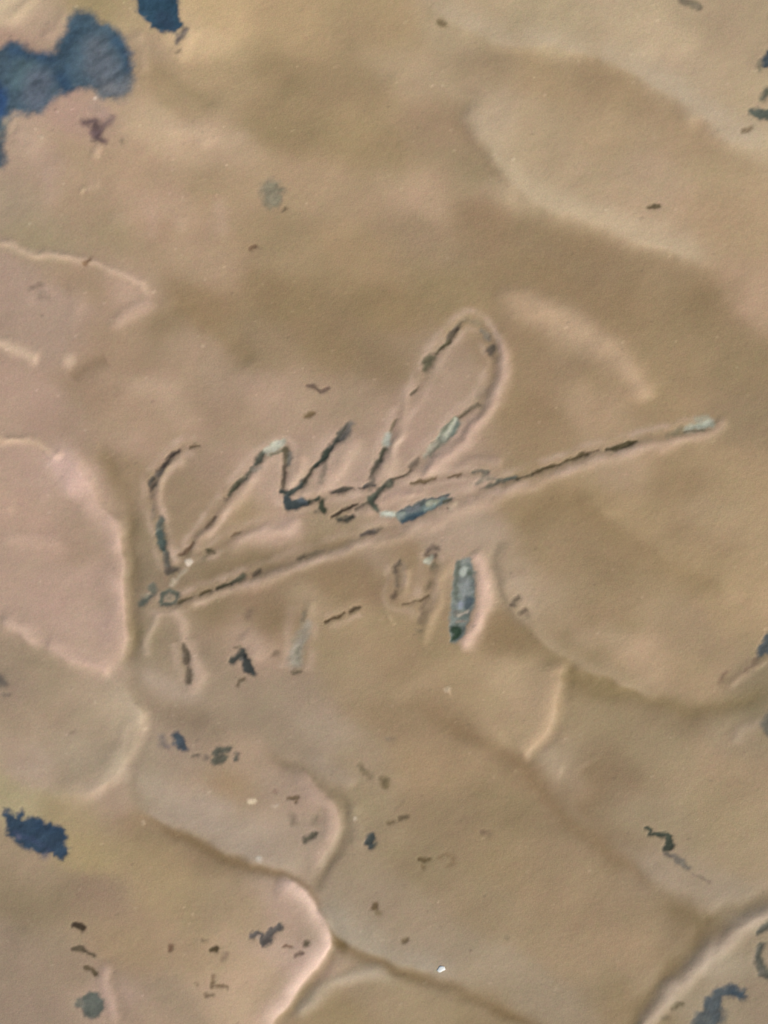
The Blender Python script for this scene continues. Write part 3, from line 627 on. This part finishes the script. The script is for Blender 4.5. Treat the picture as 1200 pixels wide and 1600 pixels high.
ls(([(642,755,2.5),(652,753,3),(662,751,3),(672,749,2.5),(680,747,1.5)], (116,96,68), 1.5))
ls(([(700,746,2),(712,742,2.5),(720,739,2)], (104,84,54), 1.4))
ls(([(740,738,2),(752,735,2.5),(760,738,4)], (112,104,88), 1.8), ([(760,738,4),(754,748,4),(746,756,3)], (126,118,102), 2.4, 1.6, .9), ([(762,748,4),(772,748,4)], (132,124,108), 2.6, 1, .85))
ls(([(776,752,3),(788,750,3),(796,747,4),(806,746,3)], (92,98,88), 1.8), ([(752,764,2),(768,757,2.5),(784,752,2)], (112,106,90), 1.8, 1))
ls(([(808,748,1.5),(822,744,1.5),(832,740,2)], (108,96,70), 1.3), ([(832,739,2),(848,733,2.5),(862,729,3),(874,725,2)], (90,76,48), 1.3, 2.8))
ls(([(876,724,1.3),(886,720,1.5),(896,716,2.5),(908,711,3),(918,709,2)], (92,78,50), 1.3, 2.8), ([(922,708,1.5),(934,704,1.5)], (128,108,80), 1.3))
ls(([(948,702,2),(958,700,3.5),(972,696,4.5),(984,692,4),(994,689,2)], (86,76,48), 1.5, 2.8), ([(970,699,2),(980,694,2)], (106,94,64), 1.4, 0))
ls(([(1042,681,2.5),(1054,677,4),(1066,670,4)], (146,132,102), 2.4, 1.4))
ls(([(1074,671,5),(1092,665,6),(1108,661,7)], (168,170,150), 3, 1), ([(1090,667,3),(1108,662,3)], (176,182,164), 2.6, 0), ([(1068,675,1),(1090,673,1),(1110,671,1)], (120,110,86), 1.2, .6), ([(1088,656,3),(1104,652,3)], (158,162,144), 3, 0, .7))
ls(([(564,836,2.5),(574,833,3.5),(586,829,3)], (88,80,72), 1.8), ([(590,827,2),(596,825,1.5)], (120,106,88), 1.6))
ls(([(466,872,3),(474,869,4),(480,867,2)], (114,100,78), 2.2), ([(482,866,1.6),(496,862,1.6),(506,859,1.2)], (132,116,92), 1.5, 1.2))
ls(([(396,898,3.5),(403,893,4)], (98,84,66), 2))
ls(([(362,911,3),(372,905,4.5),(380,901,4.5)], (86,84,66), 1.5, 2.6))
ls(([(340,919,2.5),(350,914,3),(360,911,2.5)], (76,70,50), 1.4, 2.8))
ls(([(311,930,1.5),(320,925,2.5),(330,922,2)], (80,68,38), 1.3, 2.8))
ls(([(334,862,2),(326,861,3.5)], (94,84,60), 1.8), ([(322,868,2.5),(316,875,2)], (136,122,98), 2.2, 1, .8))
ls(([(361,838,1.6),(368,835,2.2),(374,832,1.5)], (112,92,66), 1.4))
ls(([(238,918,7),(240,926,5)], (110,110,96), 2.6), ([(236,932,3),(224,938,6),(222,943,5)], (102,106,94), 2.4), ([(222,932,3),(232,928,2.5)], (150,142,120), 2.2, 0, .8))
ls(([(252,940,4),(254,928,4),(264,923,4),(276,927,4.5),(277,938,4),(266,944,4),(254,944,4)], (92,96,84), 2), ([(265,935,6)], (136,130,112), 3, 0, .8), ([(280,941,2),(290,937,1.5),(298,933,1.2)], (112,98,70), 1.3))
ls(([(290,890,3),(278,902,3),(268,914,4)], (188,172,148), 2.4, -.6, .8))
ls(([(479,602,3),(488,603,4),(494,607,2.5),(500,612,4),(508,610,3),(514,606,1.5)], (122,100,84), 2, 1.6), label='short scratch above the letters')
ls(([(478,650,3),(484,648,4),(489,646,3)], (124,102,70), 1.8, 1.6))

# ------------------------------------------------------------------ the scratched numerals
DATE = new_part('date', 'scratched numerals below the underline, ending in 41')
CUR = DATE
CHIPS = np.array([i for i, p in enumerate(PARTS) if p[0] in ('paint_chip', 'pale_fleck', 'letter_stroke')])
furrow([(285,1000),(291,1030),(296,1065)], 6); furrow([(616,876),(620,905),(614,936),(640,943),(668,932)], 5, 1.4)
furrow([(676,862),(672,890),(664,935),(656,975)], 6, 1.6); furrow([(508,973),(535,961),(562,950)], 4, 1.4); furrow([(476,945),(470,990),(462,1050)], 8, 1.4)
def ns(*segs):
    b = new_part('numeral_stroke', None, DATE)
    for s in segs:
        st(s[0], s[1], s[2] if len(s) > 2 else 1.8, s[3] if len(s) > 3 else 2.2, s[4] if len(s) > 4 else 1.0, b, 0.9)
    return b
ns(([(287,1006,3),(289,1014,4),(291,1022,4.5),(292,1035,4.5)], (108,94,76), 2), ([(286,1022,3)], (128,112,94), 2.4, .6), ([(294,1042,2.5),(297,1054,4),(294,1064,3.5)], (112,98,80), 2.2))
ns(([(364,1032,5),(374,1024,4.5),(379,1016,4)], (72,74,68), 1.8, 2.4), ([(366,1011,1.5),(376,1010,1.5)], (134,118,94), 1.6, .8), ([(382,1022,4),(384,1034,6),(386,1044,7),(396,1052,4)], (62,66,64), 1.8, 2.8), ([(376,1030,3)], (112,112,106), 2, 0))
ns(([(381,1061,2.5),(374,1064,3),(371,1071,2)], (114,98,76), 2, 1.4))
ns(([(388,962,5),(392,955,4)], (126,106,86), 4, 1, .8))
ns(([(432,1020,4),(426,1024,3)], (132,112,90), 3, 1.2, .85))
ns(([(480,975,6),(472,994,9),(464,1012,10),(460,1034,10)], (158,152,138), 4.5, 1, .85), ([(477,960,4),(473,967,3)], (138,124,100), 2.6, 1), ([(464,1018,4),(468,1012,2)], (126,122,104), 2.6, .6), ([(462,1030,8)], (152,146,126), 4, 0, .6), ([(458,1052,2),(464,1049,3.5),(470,1048,1.5)], (108,96,74), 1.8, 1.4))
ns(([(509,972,1.5),(520,967,2),(530,963,3),(537,958,1.5)], (94,74,44), 1.3, 2.4), ([(545,956,2.5),(553,951,3.5),(560,949,1.5)], (92,76,50), 1.4, 2.4))
ns(([(625,878,4),(618,886,3.5),(617,893,4)], (116,100,82), 2.2), ([(620,900,3),(619,915,3)], (132,114,92), 2.4, 1.4), ([(617,926,3.5),(614,932,3.5)], (112,94,72), 2.2))
ns(([(630,945,1.8),(637,943,2),(643,941,1.2)], (106,86,58), 1.4), ([(645,939,1.2),(655,937,1.5)], (126,106,78), 1.4, 1.2))
ns(([(656,938,2),(662,935,3),(669,931,2.5)], (98,80,54), 1.5), ([(662,944,4),(659,958,4),(656,970,3)], (138,118,94), 3, 1.2, .85), ([(649,984,2),(656,985,2)], (138,120,94), 2, .8, .8))
ns(([(672,910,5),(668,917,4)], (132,114,86), 3, 1.4, .9), ([(668,860,4),(676,855,5),(684,858,3)], (128,110,94), 2.6), ([(664,866,3),(680,868,4)], (118,100,84), 2.2), ([(669,877,6.5),(674,870,3)], (164,162,144), 2.2, .8), ([(678,880,4),(674,888,3.5)], (120,108,84), 2.2), ([(666,875,3)], (180,180,160), 2, 0))
b = new_part('numeral_stroke', 'widest stroke of the numerals, slate blue with a dark green foot', DATE)
pg([(715,875),(724,871),(737,874),(740,890),(742,915),(742,938),(738,952),(734,966),(728,980),(724,994),(713,1005),(704,1002),(701,985),(704,960),(705,938),(708,910),(710,890)], (128,138,132), 2.0, 1.8, 1, b, 1.0)
st([(718,880,4),(714,894,4),(713,915,3),(712,935,3)], (100,108,96), 2.4, 0); st([(724,880,3),(732,876,4)], (136,142,136), 2, 0)
st([(726,890,4),(724,900,3)], (176,186,176), 2, 0); st([(735,895,4)], (100,110,98), 2, 0); st([(728,912,8),(726,930,6)], (140,148,148), 4, 0); st([(720,944,4),(719,950,3)], (148,158,170), 2.2, 0)
st([(734,938,6),(730,947,6)], (82,96,102), 2.4, 0.6); st([(712,960,5),(730,958,3)], (118,118,108), 2.2, 0); st([(716,964,1.5),(732,954,1.5)], (168,160,146), 1.3, 0)
st([(714,974,3),(728,963,3)], (104,116,110), 2, 0); st([(714,972,1.2),(728,972,1.2)], (150,138,124), 1.3, 0, .8)
st([(710,984,7),(718,984,5),(709,996,5)], (50,72,54), 2.2, 1.0); st([(724,982,3)], (100,112,106), 2, 0)

# ------------------------------------------------------------------ finish height and colour, build the meshes
COL /= LIGHT
COL = np.clip(COL, 0.006, 0.85)
edge = np.minimum(np.minimum(GX - XS[0], XS[-1] - GX), np.minimum(GY - YS[0], YS[-1] - GY))
PX = (GX - FW / 2) * S
PY = (FH / 2 - GY) * S
PZ = HGT * S
PZ[0, :] = PZ[-1, :] = -0.0022; PZ[:, 0] = PZ[:, -1] = -0.0022
PX[0, :] = PX[1, :]; PX[-1, :] = PX[-2, :]; PY[0, :] = PY[1, :]; PY[-1, :] = PY[-2, :]
PX[:, 0] = PX[:, 1]; PX[:, -1] = PX[:, -2]; PY[:, 0] = PY[:, 1]; PY[:, -1] = PY[:, -2]
P = np.stack([PX, PY, PZ], -1)
tu = np.zeros_like(P); tv = np.zeros_like(P)
tu[:, 1:-1] = P[:, 2:] - P[:, :-2]; tu[:, 0] = P[:, 1] - P[:, 0]; tu[:, -1] = P[:, -1] - P[:, -2]
tv[1:-1] = P[:-2] - P[2:]; tv[0] = P[0] - P[1]; tv[-1] = P[-2] - P[-1]
NRM = np.cross(tu, tv); NRM /= np.maximum(np.linalg.norm(NRM, axis=-1, keepdims=True), 1e-12)
NRM[0, :] = (0, 0, 1); NRM[-1, :] = (0, 0, 1); NRM[:, 0] = (0, 0, 1); NRM[:, -1] = (0, 0, 1)
Pf = P.reshape(-1, 3); Nf = NRM.reshape(-1, 3)
Cf = np.concatenate([COL.reshape(-1, 3), np.ones((NX * NY, 1))], 1)

def paint_material():
    m = bpy.data.materials.new('oil_paint'); m.use_nodes = True
    nt = m.node_tree; N = nt.nodes; L = nt.links
    bs = N['Principled BSDF']
    at = N.new('ShaderNodeAttribute'); at.attribute_name = 'paint_tone'
    tc = N.new('ShaderNodeTexCoord')
    def mapped(rot, sc):
        mp = N.new('ShaderNodeMapping'); mp.inputs['Rotation'].default_value = (0, 0, math.radians(rot)); mp.inputs['Scale'].default_value = sc
        L.new(tc.outputs['Object'], mp.inputs['Vector']); return mp.outputs['Vector']
    def noise(vec, scale, det=2.0, rough=0.5):
        n = N.new('ShaderNodeTexNoise'); n.inputs['Scale'].default_value = scale; n.inputs['Detail'].default_value = det; n.inputs['Roughness'].default_value = rough
        L.new(vec, n.inputs['Vector']); return n
    def maths(op, a, b=None):
        n = N.new('ShaderNodeMath'); n.operation = op
        for i, v in enumerate((a, b)):
            if v is None: continue
            if isinstance(v, (int, float)): n.inputs[i].default_value = v
            else: L.new(v, n.inputs[i])
        return n.outputs[0]
    streak = noise(mapped(-35, (0.45, 1, 1)), 900, 3, 0.6)     # bristle marks about a millimetre apart
    grain = noise(mapped(0, (1, 1, 1)), 4200, 2, 0.6)          # grain of the pigment and the canvas
    mott = noise(mapped(20, (1, 1, 1)), 260, 3, 0.55)
    v = maths('ADD', maths('MULTIPLY', streak.outputs['Fac'], 0.09), maths('MULTIPLY', grain.outputs['Fac'], 0.42))
    v = maths('ADD', v, maths('MULTIPLY', mott.outputs['Fac'], 0.10))
    v = maths('ADD', v, 1 - 0.305)
    mul = N.new('ShaderNodeVectorMath'); mul.operation = 'SCALE'
    L.new(at.outputs['Color'], mul.inputs[0]); L.new(v, mul.inputs['Scale'])
    # faint drift of hue
    hn = noise(mapped(0, (1, 1, 1)), 1900, 3, 0.7)
    hs = N.new('ShaderNodeMix'); hs.data_type = 'RGBA'; hs.blend_type = 'MULTIPLY'; hs.inputs['Factor'].default_value = 0.16
    L.new(mul.outputs[0], hs.inputs['A']); L.new(hn.outputs['Color'], hs.inputs['B'])
    g = N.new('ShaderNodeVectorMath'); g.operation = 'SCALE'; g.inputs['Scale'].default_value = 1.087
    L.new(hs.outputs['Result'], g.inputs[0])
    L.new(g.outputs[0], bs.inputs['Base Color'])
    bump = N.new('ShaderNodeBump'); bump.inputs['Strength'].default_value = 0.5; bump.inputs['Distance'].default_value = 0.00012
    h = maths('ADD', maths('MULTIPLY', streak.outputs['Fac'], 0.45), maths('MULTIPLY', grain.outputs['Fac'], 0.5))
    L.new(h, bump.inputs['Height']); L.new(bump.outputs['Normal'], bs.inputs['Normal'])
    rr = maths('ADD', maths('MULTIPLY', mott.outputs['Fac'], 0.25), 0.42)
    L.new(rr, bs.inputs['Roughness'])
    bs.inputs['Specular IOR Level'].default_value = 0.22
    return m
PAINT = paint_material()

panel = bpy.data.objects.new('painting', None)
scene.collection.objects.link(panel)
panel.empty_display_size = 0.02
panel['label'] = 'weathered buff and pink oil painting with a scratched signature and numerals'
panel['category'] = 'painting'

def sheet_part(k, name, label, parent):
    jj, ii = np.nonzero(LAB == k)
    if len(jj) == 0: return None
    a = jj * NX + ii
    quads = np.stack([a + NX, a + NX + 1, a + 1, a], 1)
    used = np.zeros(NX * NY, bool); used[quads.ravel()] = True
    ids = np.nonzero(used)[0]
    remap = np.empty(NX * NY, np.int64); remap[ids] = np.arange(len(ids))
    q = remap[quads].astype(np.int32)
    me = bpy.data.meshes.new(name)
    me.vertices.add(len(ids)); me.vertices.foreach_set('co', Pf[ids].astype(np.float32).ravel())
    me.loops.add(q.size); me.loops.foreach_set('vertex_index', q.ravel())
    me.polygons.add(len(q)); me.polygons.foreach_set('loop_start', np.arange(0, q.size, 4, dtype=np.int32))
    me.update(calc_edges=True)
    me.polygons.foreach_set('use_smooth', np.ones(len(q), bool))
    ca = me.color_attributes.new('paint_tone', 'FLOAT_COLOR', 'POINT')
    ca.data.foreach_set('color', Cf[ids].astype(np.float32).ravel())
    me.materials.append(PAINT)
    me.normals_split_custom_set_from_vertices(Nf[ids].astype(np.float32))
    o = bpy.data.objects.new(name, me)
    scene.collection.objects.link(o)
    o.parent = parent
    if label: o['label'] = label
    return o

objs = {}
for k, (name, label, par) in enumerate(PARTS):
    if par is None:
        objs[k] = sheet_part(k, name, label, panel)
for k, (name, label, par) in enumerate(PARTS):
    if par is not None:
        objs[k] = sheet_part(k, name, label, objs[par])
missing = [PARTS[k][0] + str(PARTS[k][1]) for k in objs if objs[k] is None]
print('parts', len(objs), 'empty', missing, 'verts', NX * NY, 'albedo range', COL.min(), COL.max())

# ------------------------------------------------------------------ the board behind the paint
def simple_mat(name, c, rough=0.7, scale=400.0):
    m = bpy.data.materials.new(name); m.use_nodes = True
    N = m.node_tree.nodes; L = m.node_tree.links; bs = N['Principled BSDF']
    tc = N.new('ShaderNodeTexCoord'); n = N.new('ShaderNodeTexNoise'); n.inputs['Scale'].default_value = scale
    r = N.new('ShaderNodeValToRGB')
    r.color_ramp.elements[0].color = (*[v * .8 for v in c], 1); r.color_ramp.elements[1].color = (*[min(1, v * 1.15) for v in c], 1)
    L.new(tc.outputs['Object'], n.inputs['Vector']); L.new(n.outputs['Fac'], r.inputs['Fac']); L.new(r.outputs['Color'], bs.inputs['Base Color'])
    bs.inputs['Roughness'].default_value = rough
    return m
hw = abs(PX[0, 0]) ; hh = abs(PY[0, 0])
z1, z0 = -0.0023, -0.014
c = 0.0008
vs = []
for z, i in ((z0, c), (z0 + c, 0), (z1 - c, 0), (z1, c)):
    vs += [(-hw + i, -hh + i, z), (hw - i, -hh + i, z), (hw - i, hh - i, z), (-hw + i, hh - i, z)]
fs = [(3, 2, 1, 0), (12, 13, 14, 15)]
for r in range(3):
    for i in range(4):
        fs.append((r * 4 + i, r * 4 + (i + 1) % 4, r * 4 + 4 + (i + 1) % 4, r * 4 + 4 + i))
me = bpy.data.meshes.new('backing_board'); me.from_pydata(vs, [], fs)
me.materials.append(simple_mat('board_wood', (0.28, 0.20, 0.13)))
bo = bpy.data.objects.new('backing_board', me); scene.collection.objects.link(bo); bo.parent = panel

# ------------------------------------------------------------------ the white crumb lying on the paint
import bmesh
def crumb(x, y, r, label):
    i = np.argmin(abs(XS - x)); j = np.argmin(abs(YS - y))
    bm = bmesh.new(); bmesh.ops.create_icosphere(bm, subdivisions=3, radius=1)
    g = np.random.default_rng(3)
    for v in bm.verts:
        d = v.co.normalized()
        v.co = Vector((d.x * 1.25, d.y * .85, d.z * .26)) * (1 + .12 * math.sin(5 * d.x + 2 * d.y) + .06 * math.sin(9 * d.y + 4 * d.z) + g.uniform(-.03, .03)) * r * S
    me = bpy.data.meshes.new('white_crumb'); bm.to_mesh(me); bm.free()
    for p in me.polygons: p.use_smooth = True
    me.materials.append(CRUMB)
    o = bpy.data.objects.new('white_crumb', me); scene.collection.objects.link(o)
    o.location = (PX[j, i], PY[j, i], PZ[j, i] + r * S * .10); o.rotation_euler = (0, 0, math.radians(25))
    o['label'] = label; o['category'] = 'crumb'
CRUMB = simple_mat('chalk', (0.80, 0.82, 0.78), 0.5, 3000)
crumb(690, 1513, 5.2, 'tiny bright white crumb stuck beside the dark groove near the bottom edge')
